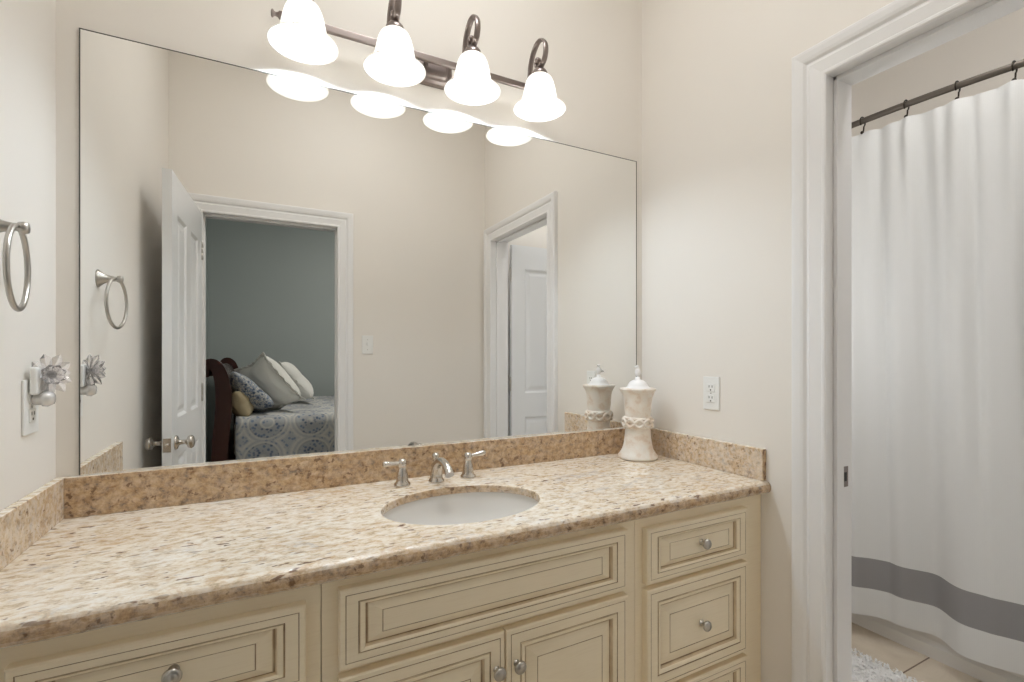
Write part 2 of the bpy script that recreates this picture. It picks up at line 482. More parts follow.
def panel_leaf(w, h, t, name, parent, mat, mtx):
    """four-panel door leaf, local x 0..w, y 0..-t, z 0..h"""
    st = 0.105; mid = 0.095
    pw = (w - 2 * st - mid) / 2
    xs = [0, st, st + pw, st + pw + mid, w - st, w]
    zs = [0, 0.22, 0.765, 0.935, h - 0.165, h]
    mb = MB()
    prof = [(0, 0, 0, 0), (0.004, 0.004, 0.002, 0), (0.014, 0.014, 0.009, 0), (0.028, 0.028, 0.009, 0), (0.048, 0.048, 0.0035, 0), (0.052, 0.052, 0.003, 0)]
    for side in (0, 1):
        y = 0.0 if side == 0 else -t
        ny = 1 if side == 0 else -1
        for i in range(5):
            for j in range(5):
                if i in (1, 3) and j in (1, 3):
                    mb.rings(xs[i], xs[i + 1], zs[j], zs[j + 1], y, prof, ny=ny)
                else:
                    mb.face([(xs[i], y, zs[j]), (xs[i + 1], y, zs[j]), (xs[i + 1], y, zs[j + 1]), (xs[i], y, zs[j + 1])])
    for (a, b) in (((0, 0), (w, 0)), ((w, 0), (w, h)), ((w, h), (0, h)), ((0, h), (0, 0))):
        mb.face([(a[0], 0, a[1]), (b[0], 0, b[1]), (b[0], -t, b[1]), (a[0], -t, a[1])])
    mb.bm.transform(mtx)
    return mb.obj(name, mat, parent)

def knob_set(mb_mtx, t, parent):
    """door knob both sides + latch plate; local frame of the leaf, knob at x=w-.062"""
    kp = [(0.031, 0.0), (0.031, 0.004), (0.027, 0.009), (0.015, 0.013), (0.0105, 0.018), (0.010, 0.036), (0.014, 0.042), (0.024, 0.046),
          (0.0285, 0.053), (0.0285, 0.060), (0.022, 0.068), (0.010, 0.071), (0.0, 0.0715)]
    out = []
    for s in (0, 1):
        mb = MB()
        y0 = 0.0 if s == 0 else -t
        sg = 1 if s == 0 else -1
        mt = Matrix(((1, 0, 0), (0, 0, sg), (0, 1, 0)))
        mb.lathe(kp, (0, y0, 0), mtx=mt, n=28)
        mb.bm.transform(mb_mtx)
        out.append(mb.obj('door_knob', M['nickel'], parent))
    return out

def hinge(parent, p, axis_mat=None):
    mb = MB()
    mb.lathe([(0.0, -0.052), (0.004, -0.050), (0.0065, -0.046), (0.0065, -0.016), (0.0060, -0.0155), (0.0065, -0.015), (0.0065, 0.015), (0.0060, 0.0155),
              (0.0065, 0.016), (0.0065, 0.046), (0.004, 0.050), (0.0, 0.052)], p, n=12)
    return mb.obj('hinge', M['ringnickel'], parent)

# door_1 : doorway in the right wall
d1 = thing('door_1', 'white cased doorway to the tub room with its four panel door', 'door', (XR, (D1a + D1b) / 2, 0)); d1['kind'] = 'structure'; del d1['category']
casing(lambda a, z, d: (XR - d, a, z), D1a, D1b, DZ, d1)
casing(lambda a, z, d: (XF + d, a, z), D1a - .006, D1b + .006, DZ + .006, d1)
rv = 0.006
mb = MB()
mb.box(XR, XF, D1b + rv - 0.0, D1b + .02, 0, DZ + .02)
mb.box(XR, XF, D1a - .02, D1a - rv, 0, DZ + .02)
mb.box(XR, XF, D1a - rv, D1b + rv, DZ + rv, DZ + .02)
mb.obj('jamb', M['trim'], d1, weld=False)
mb = MB()
sx0, sx1 = XR + 0.034, XR + 0.068
mb.box(sx0, sx1, D1b + rv - .012, D1b + rv, 0, DZ + rv, 0.002)
mb.box(sx0, sx1, D1a - rv, D1a - rv + .012, 0, DZ + rv, 0.002)
mb.box(sx0, sx1, D1a - rv, D1b + rv, DZ + rv - .012, DZ + rv, 0.002)
mb.obj('door_stop', M['trim'], d1, weld=False)
mb = MB(); mb.box(XR + .080, XR + .1085, D1b + rv - .0015, D1b + rv, 0.835, 0.895)
mb.mi = 1; mb.box(XR + .088, XR + .101, D1b + rv - .0022, D1b + rv - .0015, 0.852, 0.878)
mb.obj('strike_plate', [M['pewter'], M['dark']], d1, weld=False)
W1 = D1b - D1a - .002
mt = Matrix.Translation((XF + 0.030, D1a + 0.012, 0.012))
lf = panel_leaf(W1, 2.0, 0.035, 'door_leaf', d1, M['door'], mt)
knob_set(Matrix.Translation((XF + 0.030 + W1 - .062, D1a + 0.012, 0.845)), 0.035, d1)
for z in (1.80, 1.02, 0.25):
    hinge(d1, (XF + 0.020, D1a + 0.014, z))

# door_2 : doorway opposite the mirror (seen in the mirror), leaf open against the left wall
d2 = thing('door_2', 'white cased doorway to the bedroom with an open four panel door', 'door', ((D2a + D2b) / 2, YB, 0)); d2['kind'] = 'structure'; del d2['category']
casing(lambda a, z, d: (a, YB + d, z), D2a, D2b, DZ, d2)
casing(lambda a, z, d: (a, YF - d, z), D2a, D2b, DZ, d2)
mb = MB()
mb.box(D2b + rv, D2b + .02, YF, YB, 0, DZ + .02)
mb.box(D2a - .02, D2a - rv, YF, YB, 0, DZ + .02)
mb.box(D2a - rv, D2b + rv, YF, YB, DZ + rv, DZ + .02)
mb.obj('jamb', M['trim'], d2, weld=False)
mb = MB()
sy0, sy1 = YB - 0.075, YB - 0.040
mb.box(D2b + rv - .012, D2b + rv, sy0, sy1, 0, DZ + rv, 0.002)
mb.box(D2a - rv, D2a - rv + .012, sy0, sy1, 0, DZ + rv, 0.002)
mb.box(D2a - rv, D2b + rv, sy0, sy1, DZ + rv - .012, DZ + rv, 0.002)
mb.obj('door_stop', M['trim'], d2, weld=False)
mb = MB(); mb.box(D2b + rv - .0015, D2b + rv, YB - .034, YB - .004, 0.835, 0.895)
mb.obj('strike_plate', M['pewter'], d2)
W2 = 0.700
# leaf local x runs from the hinge into the room, local y=0 face looks to +x (room side)
ang = math.radians(90 + 3.4)
mt2 = Matrix.Translation((D2a - 0.004, YB + 0.026, 0.012)) @ Matrix.Rotation(ang, 4, 'Z') @ Matrix.Scale(-1, 4, (0, 1, 0))
lf2 = panel_leaf(W2, 1.995, 0.035, 'door_leaf', d2, M['door'], mt2)
mk = mt2 @ Matrix.Translation((W2 - .062, 0, 0.833))
knob_set(mk, 0.035, d2)
mb = MB(); mb.box(W2 - 0.0005, W2 + 0.0012, -0.0315, -0.0035, 0.803, 0.861)
mb.lathe([(0.0, 0.0015), (0.008, 0.0015), (0.008, 0.010), (0.0, 0.012)], (W2, -0.0175, 0.833), axis='x', n=12)
mb.bm.transform(mt2); mb.obj('latch_plate', M['nickel'], d2, weld=False)
for z in (1.80, 1.02, 0.25):
    hinge(d2, (D2a - 0.003, YB + 0.033, z))

# baseboards
mb = MB(); mb.box(XR - .014, XR, D1b + .094, -0.55, 0, .11, .003); struct(mb.obj('baseboard_right', M['trim']))
mb = MB(); mb.box(D2b + .094, XR, YB, YB + .014, 0, .11, .003); struct(mb.obj('baseboard_back', M['trim']))
mb = MB(); mb.box(XL, XL + .014, YB, -0.56, 0, .11, .003); struct(mb.obj('baseboard_left', M['trim']))

# ---------------------------------------------------------------- mirror
mb = MB()
mx0, mx1, mz0, mz1 = -0.404, 1.402, 0.9245, 2.039
mb.box(mx0, mx1, -0.006, -0.0005, mz0, mz1)
mo = mb.obj('wall_mirror', [M['mirror'], M['mirror_edge']])
for p in mo.data.polygons:
    p.material_index = 0 if p.normal.y < -0.5 else 1
mb = MB()
e = 0.0028
for (a, b, c, d) in ((mx0, mx0 + e, mz0, mz1), (mx1 - e, mx1, mz0, mz1), (mx0, mx1, mz1 - e * .8, mz1)):
    mb.box(a, b, -0.0068, -0.006, c, d)
mb.obj('mirror_edge', M['mirror_edge'], mo, weld=False)
tag(mo, 'large frameless rectangular wall mirror standing on the granite backsplash', 'mirror')

# ---------------------------------------------------------------- worktop
SX, SY, SA, SB = 0.490, -0.340, 0.220, 0.160
def worktop():
    mb = MB()
    x0, x1, y0, y1 = XL, XR, -0.566, 0.0
    N = 96
    def rect_pt(a):
        dx, dy = math.cos(a), math.sin(a)
        t = 1e9
        if dx > 1e-9: t = min(t, (x1 - SX) / dx)
        if dx < -1e-9: t = min(t, (x0 - SX) / dx)
        if dy > 1e-9: t = min(t, (y1 - SY) / dy)
        if dy < -1e-9: t = min(t, (y0 - SY) / dy)
        return SX + dx * t, SY + dy * t
    angs = [2 * PI * i / N for i in range(N)] + [math.atan2(cy - SY, cx - SX) % (2 * PI) for cx in (x0, x1) for cy in (y0, y1)]
    angs = sorted(angs)
    L = len(angs)
    def ell(a, g=0.0):
        # same direction from the centre
        r = 1 / math.sqrt((math.cos(a) / (SA + g)) ** 2 + (math.sin(a) / (SB + g)) ** 2)
        return SX + r * math.cos(a), SY + r * math.sin(a)
    z1, z0 = CT, CT - 0.040
    rows = []
    rows.append([(*rect_pt(a), z1) for a in angs])
    rows.append([(*ell(a, 0.004), z1) for a in angs])
    rows.append([(*ell(a, 0.001), z1 - .0012) for a in angs])
    rows.append([(*ell(a), z1 - .004) for a in angs])
    zh = CT - 0.022
    rows.append([(*ell(a), zh) for a in angs])
    rows.append([(*ell(a, 0.034), zh) for a in angs])
    rows.append([(*ell(a, 0.034), z0) for a in angs])
    rows.append([(*rect_pt(a), z0) for a in angs])
    V = [[mb.v(p) for p in r] for r in rows]
    for A, B in zip(V, V[1:]):
        for i in range(L):
            f = mb.face([A[i], A[(i + 1) % L], B[(i + 1) % L], B[i]])
    # front bullnose
    prof = [(-0.566, z1), (-0.573, z1 - .0008), (-0.580, z1 - .004), (-0.5855, z1 - .010), (-0.588, z1 - .018), (-0.5875, z1 - .027), (-0.584, z1 - .034), (-0.578, z1 - .0385), (-0.566, z0)]
    n = 60
    rows = [[mb.v((x0 + (x1 - x0) * i / n, y + 0.0012 * math.sin(i * 0.9) * math.sin(i * 0.37), z)) for i in range(n + 1)] for y, z in prof]
    for A, B in zip(rows, rows[1:]):
        for i in range(n):
            f = mb.face([A[i], A[i + 1], B[i + 1], B[i]])
            if f: f.smooth = True
    for k in (0, n): mb.face([r[k] for r in rows])
    for (xx) in (x0, x1): mb.face([(xx, y0, z0), (xx, y1, z0), (xx, y1, z1), (xx, y0, z1)])
    mb.face([(x0, y1, z0), (x1, y1, z0), (x1, y1, z1), (x0, y1, z1)])
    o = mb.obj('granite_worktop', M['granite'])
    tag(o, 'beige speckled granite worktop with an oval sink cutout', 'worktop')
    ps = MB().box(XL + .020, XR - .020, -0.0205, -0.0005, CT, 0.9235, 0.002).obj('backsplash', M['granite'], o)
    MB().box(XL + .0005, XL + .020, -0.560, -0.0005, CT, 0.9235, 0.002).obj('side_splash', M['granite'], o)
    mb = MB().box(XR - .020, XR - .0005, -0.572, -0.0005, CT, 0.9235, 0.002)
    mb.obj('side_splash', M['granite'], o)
    return o
wt = worktop()

# ---------------------------------------------------------------- sink
def sink():
    mb = MB(); N = 64
    prof = [(1.10, 0.0), (1.02, 0.0), (1.0, -0.004), (0.985, -0.020), (0.95, -0.050), (0.87, -0.085), (0.72, -0.115), (0.50, -0.132), (0.25, -0.139), (0.10, -0.141)]
    ztop = CT - 0.0225
    rows = [[mb.v((SX + (SA + .006) * k * math.cos(2 * PI * i / N), SY + (SB + .006) * k * math.sin(2 * PI * i / N), ztop + h)) for i in range(N)] for k, h in prof]
    for A, B in zip(rows, rows[1:]):
        for i in range(N):
            f = mb.face([A[i], A[(i + 1) % N], B[(i + 1) % N], B[i]]); f.smooth = True
    mb.face(rows[-1])
    o = mb.obj('sink_basin', M['porcelain'])
    so = o.modifiers.new('thick', 'SOLIDIFY'); so.thickness = 0.008; so.offset = -1.0
    tag(o, 'oval white porcelain basin set under the granite worktop', 'sink')
    mb = MB(); mb.lathe([(0.0, 0.004), (0.010, 0.004), (0.016, 0.002), (0.022, 0.003), (0.022, 0.0)], (SX, SY, ztop - 0.140), n=24)
    mb.obj('drain', M['nickel'], o)
sink()

# ---------------------------------------------------------------- faucet
def faucet():
    FY = -0.100
    # spout
    t = thing('faucet', 'brushed nickel widespread faucet with two lever handles behind the basin', 'faucet', (0.492, FY, CT))
    mb = MB()
    mb.lathe([(0.0, 0.0), (0.0250, 0.0), (0.0252, 0.005), (0.0205, 0.011), (0.0200, 0.014), (0.0165, 0.018)], (0.492, FY, CT), n=28)
    sp_base = mb
    pth = catmull([(0.492, FY, CT + .010), (0.492, FY - .002, CT + .030), (0.492, FY - .014, CT + .054), (0.492, FY - .040, CT + .071),
                   (0.492, FY - .072, CT + .073), (0.492, FY - .102, CT + .064), (0.492, FY - .122, CT + .047)], 6)
    n = len(pth)
    rr = [0.0205 + (0.0120 - 0.0205) * min(1, i / (n * .6)) + (0.0025 * max(0, (i - n * .75) / (n * .25))) for i in range(n)]
    mb = MB(); sp_base.tube(pth, rr, 16); t_sp = sp_base.obj('spout', M['nickel'], t, weld=False)
    mb = MB(); mb.lathe([(0.0145, 0.030), (0.0110, 0.056), (0.0075, 0.063), (0.0110, 0.066), (0.0065, 0.069), (0.0100, 0.073), (0.0122, 0.079), (0.0105, 0.086), (0.0050, 0.090), (0.0, 0.0905)],
                        (0.492, FY + .006, CT), n=20)
    mb.obj('lift_knob', M['nickel'], t_sp)
    for x, s, lab in ((0.383, -1, 'left brushed nickel lever tap handle, its lever pointing left'), (0.600, 1, 'right brushed nickel lever tap handle, its lever pointing right')):
        mb = MB()
        mb.lathe([(0.0, 0.0), (0.0245, 0.0), (0.0250, 0.004), (0.0245, 0.008), (0.0200, 0.012), (0.0190, 0.015), (0.0175, 0.020), (0.0180, 0.030),
                  (0.0155, 0.042), (0.0115, 0.053), (0.0095, 0.060)], (x, FY, CT), n=28)
        h = mb.obj('handle', M['nickel'], t)
        mb = MB()
        mb.lathe([(0.0085, 0.055), (0.0115, 0.058), (0.0138, 0.064), (0.0142, 0.070), (0.0125, 0.077), (0.0075, 0.0820), (0.0, 0.0830)], (x, FY, CT), n=24)
        mb.obj('cap', M['nickel'], h)
        up = 0.002 if s < 0 else 0.008
        p0 = Vector((x + s * .006, FY, CT + .070)); p1 = Vector((x + s * .060, FY - 0.004, CT + .070 + up))
        pts = [p0.lerp(p1, k / 8) for k in range(9)]
        rr = [0.0068, 0.0062, 0.0060, 0.0064, 0.0070, 0.0078, 0.0086, 0.0088, 0.0062]
        mb = MB(); mb.tube(pts, rr, 14); mb.obj('lever', M['nickel'], h)
faucet()

# ---------------------------------------------------------------- vanity cabinets
YC = -0.553; YD = -0.575
def cab_prof(ix=1.0, iz=1.0, deep=0.011):
    P = [(0.0, 0.0, 0.022, 0), (0.0, 0.0, 0.0035, 0), (0.003, 0.003, 0.0, 0),
         (0.0115, 0.0115, 0.0, 0), (0.0122, 0.0122, 0.0012, 1), (0.0135, 0.0135, 0.0, 1),
         (0.0360, 0.0360, 0.0, 0), (0.0368, 0.0368, 0.0022, 1), (0.0385, 0.0385, 0.0022, 1), (0.0400, 0.0400, -0.001, 2), (0.0460, 0.0460, 0.0, 0),
         (0.0500, 0.0500, 0.0030, 0), (0.0525, 0.0525, deep, 2), (0.0560, 0.0560, deep, 1), (0.0575, 0.0575, deep - .001, 2),
         (0.0840, 0.0840, 0.0030, 0), (0.0848, 0.0848, 0.0042, 1), (0.0862, 0.0862, 0.0030, 1), (0.087, 0.087, 0.0028, 0)]
    def sc(v, k):
        return v if v < 0.012 else 0.012 + (v - 0.012) * k
    return [(sc(a, ix), sc(b, iz), d, m) for a, b, d, m in P]
def front(name, x0, x1, z0, z1, parent, iz=1.0, ix=1.0):
    mb = MB(); mb.rings(x0, x1, z0, z1, YD, cab_prof(ix, iz)); mb.box(x0 + .001, x1 - .001, YD + .0125, YC + .0005, z0 + .001, z1 - .001)
    return mb.obj(name, [M['cab'], M['glaze'], M['glaze_soft']], parent, weld=False)
def cab_knob(x, z, parent):
    mb = MB()
    mt = Matrix(((1, 0, 0), (0, 0, -1), (0, 1, 0)))
    mb.lathe([(0.0, -0.004), (0.0085, -0.004), (0.0090, 0.001), (0.0060, 0.004), (0.0050, 0.009), (0.0065, 0.014), (0.0135, 0.017), (0.0150, 0.020), (0.0145, 0.024),
              (0.0110, 0.0275), (0.0095, 0.0270), (0.0085, 0.0285), (0.0, 0.0295)], (x, YD + 0.002, z), mtx=mt, n=24)
    return mb.obj('knob', M['ringnickel'], parent)
def cabinet(x0, x1, label):
    t = thing('vanity_cabinet', label, 'cabinet', ((x0 + x1) / 2, -0.28, 0), 'vanity cabinets under the granite worktop')
    mb = MB()
    ztop = CT - .0405
    mb.box(x0, x0 + .018, YC + .02, -0.002, 0.0, ztop); mb.box(x1 - .018, x1, YC + .02, -0.002, 0.0, ztop)
    mb.box(x0 + .018, x1 - .018, YC + .02, -0.002, 0.10, 0.118)
    mb.box(x0 + .018, x1 - .018, -0.012, -0.002, 0.118, ztop)
    mb.box(x0 + .018, x1 - .018, YC + .075, YC + .09, 0.0, 0.10)
    mb.obj('carcass', M['cab'], t, weld=False)
    return t
def frame(t, x0, x1, openings):
    """face frame: solid front with openings [(a,b,z0,z1)] cut by a grid"""
    ztop = CT - .0405
    xs = sorted(set([x0, x1] + [v for o in openings for v in o[:2]])); zs = sorted(set([0.10, ztop] + [v for o in openings for v in o[2:]]))
    mb = MB()
    for i in range(len(xs) - 1):
        for j in range(len(zs) - 1):
            cx, cz = (xs[i] + xs[i + 1]) / 2, (zs[j] + zs[j + 1]) / 2
            if any(o[0] < cx < o[1] and o[2] < cz < o[3] for o in openings): continue
            mb.box(xs[i], xs[i + 1], YC, YC + .02, zs[j], zs[j + 1])
    mb.obj('face_frame', M['cab'], t, weld=False)
g = 0.012
# left
xa, xb, xc = 0.104, 0.905, XR - .001
t = cabinet(XL + .001, xa - .0008, 'cream glazed drawer cabinet at the left wall under the granite')
rows = [(0.597, 0.749), (0.304, 0.582), (0.118, 0.289)]
frame(t, XL + .001, xa - .0008, [(-0.343 + g, 0.073 - g, a + g, b - g) for a, b in rows])
for a, b in rows:
    f = front('drawer', -0.345, 0.075, a, b, t, 0.55 if b - a < .2 else 1.0); cab_knob(-0.133, (a + b) / 2 + (.014 if b > .7 else 0), f)
# middle
t = cabinet(xa + .0008, xb - .0008, 'cream glazed sink cabinet with a wide false front and double doors')
frame(t, xa + .0008, xb - .0008, [(0.1435 + g, 0.857 - g, 0.603 + g, 0.761 - g), (0.1435 + g, 0.857 - g, 0.13 + g, 0.590 - g)])
front('false_front', 0.135, 0.864, 0.602, 0.761, t, 0.62)
f = front('cabinet_door', 0.135, 0.4980, 0.13, 0.587, t); cab_knob(0.476, 0.506, f)
f = front('cabinet_door', 0.5015, 0.864, 0.13, 0.587, t); cab_knob(0.528, 0.506, f)
# right
t = cabinet(xb + .0008, xc, 'cream glazed drawer cabinet at the right wall under the granite')
frame(t, xb + .0008, xc, [(0.943 + g, 1.336 - g, a + g, b - g) for a, b in rows])
for a, b in rows:
    f = front('drawer', 0.931, 1.343, a, b, t, 0.55 if b - a < .2 else 1.0); cab_knob(1.139, (a + b) / 2 + (.006 if b > .7 else 0), f)

# ---------------------------------------------------------------- ceramic lidded jar (lathe) in the right corner
def jar():
    c = Vector((1.298, -0.128, CT))
    t = thing('ceramic_jar', 'tall cream ceramic waisted jar with a lid in the corner of the worktop', 'jar', c)
    mb = MB(); mb.mi = 0
    mb.lathe([(0.0, 0.0), (0.070, 0.0), (0.0755, 0.006), (0.0750, 0.013), (0.068, 0.022), (0.060, 0.036), (0.054, 0.056), (0.050, 0.085), (0.0475, 0.115), (0.0475, 0.165),
              (0.0500, 0.185), (0.0520, 0.210), (0.0545, 0.232), (0.0600, 0.252), (0.0680, 0.264), (0.0695, 0.269), (0.0670, 0.273), (0.0, 0.273)], c, n=48)
    mb.obj('body', M['ceramic'], t)
    # collar with woven garland
    mb = MB()
    mb.lathe([(0.046, 0.118), (0.0530, 0.120), (0.0550, 0.124), (0.0535, 0.128), (0.0520, 0.130), (0.0520, 0.150), (0.0535, 0.152), (0.0560, 0.156), (0.0540, 0.161), (0.046, 0.163)], c, n=48)
    for ph in (0, PI):
        pts = []
        for i in range(120):
            a = 2 * PI * i / 120
            pts.append(c + Vector((0.0555 * math.cos(a), 0.0555 * math.sin(a), 0.140 + 0.0135 * math.sin(5 * a + ph))))
        mb.tube(pts, 0.0056, 8, closed=True)
    mb.obj('garland_collar', M['ceramic'], t, weld=False)
    mb = MB()
    mb.lathe([(0.050, 0.271), (0.046, 0.275), (0.040, 0.279), (0.0375, 0.285), (0.032, 0.295), (0.022, 0.302), (0.010, 0.306), (0.008, 0.316), (0.0, 0.317)], c, n=40)
    o = mb.obj('lid', M['whiteceramic'], t)
    # small bird finial
    mb = MB()
    mb.ball(c + Vector((0.0, 0, 0.334)), 0.012, 16, (0.85, 1.0, 1.45))
    mb.ball(c + Vector((-0.002, 0.001, 0.354)), 0.0075, 14)
    mb.lathe([(0.0030, 0.0), (0.0, 0.010)], c + Vector((-0.008, 0.002, 0.355)), mtx=Matrix(((0, 0, -1), (0, 1, 0), (1, 0, 0))), n=8)
    mb.ball(c + Vector((0.010, 0.006, 0.334)), 0.010, 12, (1.5, 0.6, 0.5), Matrix.Rotation(0.5, 3, 'Y'))
    mb.obj('bird_finial', M['whiteceramic'], o, weld=False)
jar()

# ---------------------------------------------------------------- vanity light
def vanity_light():
    BZ, BYY = 2.187, -0.050
    xs = [0.103, 0.355, 0.607, 0.859]
    t = thing('vanity_light', 'four bell glass vanity light with a pewter bar above the mirror', 'wall light', (0.481, 0.0, BZ))
    # backplate: stepped octagonal-ended plate
    mb = MB()
    def plate(hw, hh, ch, y0, y1):
        pts = []
        for cx_, cz_, a0 in ((hw - ch, hh - ch, 0), (-(hw - ch), hh - ch, 90), (-(hw - ch), -(hh - ch), 180), (hw - ch, -(hh - ch), 270)):
            for k in range(6):
                a = math.radians(a0 + 90 * k / 5)
                pts.append((0.481 + cx_ + ch * math.cos(a), cz_ + ch * math.sin(a)))
        return pts
    zc = 2.177
    levels = [(0.098, 0.050, 0.026, -0.0005), (0.098, 0.050, 0.026, -0.006), (0.092, 0.044, 0.022, -0.013), (0.080, 0.034, 0.018, -0.016), (0.076, 0.030, 0.016, -0.024), (0.068, 0.024, 0.014, -0.026)]
    R_ = []
    for hw, hh, ch, y in levels:
        R_.append([mb.v((px, y, zc + pz)) for px, pz in plate(hw, hh, ch, 0, 0)])
    for A, B in zip(R_, R_[1:]):
        for i in range(len(A)): mb.face([A[i], A[(i + 1) % len(A)], B[(i + 1) % len(A)], B[i]])
    mb.face(R_[-1]); mb.face(R_[0])
    mb.obj('backplate', M['pewter'], t)
    mb = MB()
    mb.lathe([(0.008, -0.022), (0.008, -0.047)], (0.481, 0, BZ), axis='y', n=16)
    mb.obj('bracket', M['pewter'], t)
    mb = MB(); mb.box(0.045, 0.917, BYY - .008, BYY + .004, BZ - .0115, BZ + .0115, 0.004, 3); mb.obj('bar', M['pewter'], t)
    for s in (-1, 1):
        mb = MB(); mx = Matrix(((0, 0, s), (0, 1, 0), (1, 0, 0)))
        mb.lathe([(0.0, 0.0), (0.011, 0.0), (0.011, 0.003), (0.0065, 0.006), (0.0055, 0.012), (0.0070, 0.016), (0.0105, 0.018), (0.0110, 0.0215), (0.007, 0.024), (0.0, 0.0245)],
                 (0.481 + s * 0.434, BYY - .002, BZ), mtx=mx, n=20)
        mb.obj('end_cap', M['pewter'], t)
    for x in xs:
        Y0 = -0.122
        # strap arm: climbs from the bar, loops forward and drops into the cup
        P = [(x, -0.055, BZ + .002), (x, -0.053, BZ + .040), (x, -0.060, BZ + .078), (x, -0.080, BZ + .112), (x, -0.110, BZ + .130), (x, -0.140, BZ + .124),
             (x, -0.160, BZ + .100), (x, -0.163, BZ + .072), (x, -0.152, BZ + .048), (x, -0.130, BZ + .037), (x, -0.112, BZ + .040), (x, -0.101, BZ + .052), (x, -0.102, BZ + .064)]
        mb = MB(); mb.tube(catmull(P, 6), 0.005, 12, flat=(0.0100, 0.0045, (1, 0, 0)))
        a = mb.obj('arm', M['pewter'], t)
        mb = MB(); mb.lathe([(0.0, -0.0095), (0.006, -0.0095), (0.0095, -0.006), (0.0105, 0), (0.0095, 0.006), (0.006, 0.0095), (0.0, 0.0095)], (x, -0.110, BZ + .068), axis='x', n=18)
        mb.obj('scroll_knob', M['pewter'], a)
        mb = MB(); mb.lathe([(0.0, 0.036), (0.006, 0.036), (0.008, 0.030), (0.010, 0.026), (0.020, 0.022), (0.0265, 0.014), (0.0285, 0.006), (0.0285, 0.000), (0.0, 0.000)], (x, Y0, BZ + .006), n=28)
        mb.obj('socket_cup', M['pewter'], t)
        # bell shade
        zt = BZ + .008
        prof = [(0.024, 0.0), (0.034, -0.004), (0.042, -0.012), (0.0485, -0.026), (0.0535, -0.044), (0.0575, -0.064), (0.0610, -0.080), (0.0655, -0.091), (0.0735, -0.101), (0.0840, -0.109), (0.0905, -0.114), (0.0920, -0.117)]
        inner = [(r - 0.0032, h - (0.002 if r < .04 else 0)) for r, h in reversed(prof)]
        mb = MB(); mb.lathe(prof + inner, (x, Y0, zt), n=48, cap=False)
        mb.obj('glass_shade', M['shade'], t)
        mb = MB(); mb.mi = 0
        mb.ball((x, Y0, BZ - .055), 0.024, 20, (1, 1, 1.1))
        mb.mi = 1
        mb.lathe([(0.012, 0.0), (0.012, 0.030), (0.0, 0.030)], (x, Y0, BZ - .032), n=16)
        mb.obj('bulb', [M['bulb'], M['plastic']], t, weld=False)
vanity_light()

# ---------------------------------------------------------------- fill lamps, added out of view for general light
def fill_ceiling_lamp(x, y, r, m, label):
    t = thing('fill_ceiling_light', label, 'added ceiling light', (x, y, ZC))
    mb = MB(); mb.lathe([(r + .012, 0.0), (r + .016, -0.012), (r + .010, -0.020), (r, -0.020)], (x, y, ZC), n=40); mb.obj('rim', M['ringnickel'], t)
    mb = MB(); mb.lathe([(r, -0.018), (r * .96, -0.030), (r * .8, -0.046), (r * .5, -0.058), (0.0, -0.063)], (x, y, ZC), n=40); mb.obj('diffuser', m, t)
fill_ceiling_lamp(0.50, -0.72, 0.26, M['ceil_fill'], 'round flush ceiling light added as fill over the bathroom floor')
def fill_sconce(x, y, z):  # invented wall light, evens the light down the curtain
    t = thing('fill_wall_sconce', 'globe wall light added as fill on the tub room side of the doorway wall', 'wall light', (x, y, z))
    mb = MB(); mb.lathe([(0.0, 0.0), (0.055, 0.0), (0.055, 0.008), (0.030, 0.016), (0.012, 0.022), (0.012, 0.050), (0.030, 0.056), (0.030, 0.066), (0.0, 0.066)], (x, y, z), axis='x', n=28); mb.obj('wall_plate', M['ringnickel'], t)
    mb = MB(); mb.ball((x + 0.125, y, z), 0.070, 28); mb.obj('glass_globe', M['tub_fill'], t)
fill_sconce(XF, -0.28, 1.35)
fill_ceiling_lamp(1.95, -1.10, 0.17, M['tub_ceil_fill'], 'round flush ceiling light added as fill in the tub room')
fill_ceiling_lamp(1.35, -2.75, 0.26, M['bed_fill'], 'round flush ceiling light added as fill over the bed')  # added fill for the bedroom, never in view

# ---------------------------------------------------------------- towel ring
def towel_ring():
    zc_ = 1.461; yc = -0.352
    t = thing('towel_ring', 'satin nickel towel ring on the wall left of the mirror', 'towel ring', (XL, yc, zc_))
    mb = MB()
    mb.lathe([(0.0, 0.0), (0.027, 0.0), (0.027, 0.003), (0.0235, 0.007), (0.0165, 0.015), (0.0110, 0.026), (0.0080, 0.038), (0.0075, 0.046), (0.0105, 0.050), (0.0115, 0.056), (0.0095, 0.062), (0.0, 0.064)],
             (XL, yc, zc_), axis='x', n=28)
    mb.obj('post', M['ringnickel'], t)
    mb = MB(); pts = []
    c = Vector((-0.402, yc, 1.386)); w = Vector((0.13, -0.99, 0)).normalized()
    for i in range(64):
        a = 2 * PI * i / 64
        pts.append(c + w * 0.074 * math.cos(a) + Vector((0, 0, 0.077 * math.sin(a))))
    mb.tube(pts, 0.0048, 12, closed=True)
    mb.obj('ring', M['ringnickel'], t)
towel_ring()

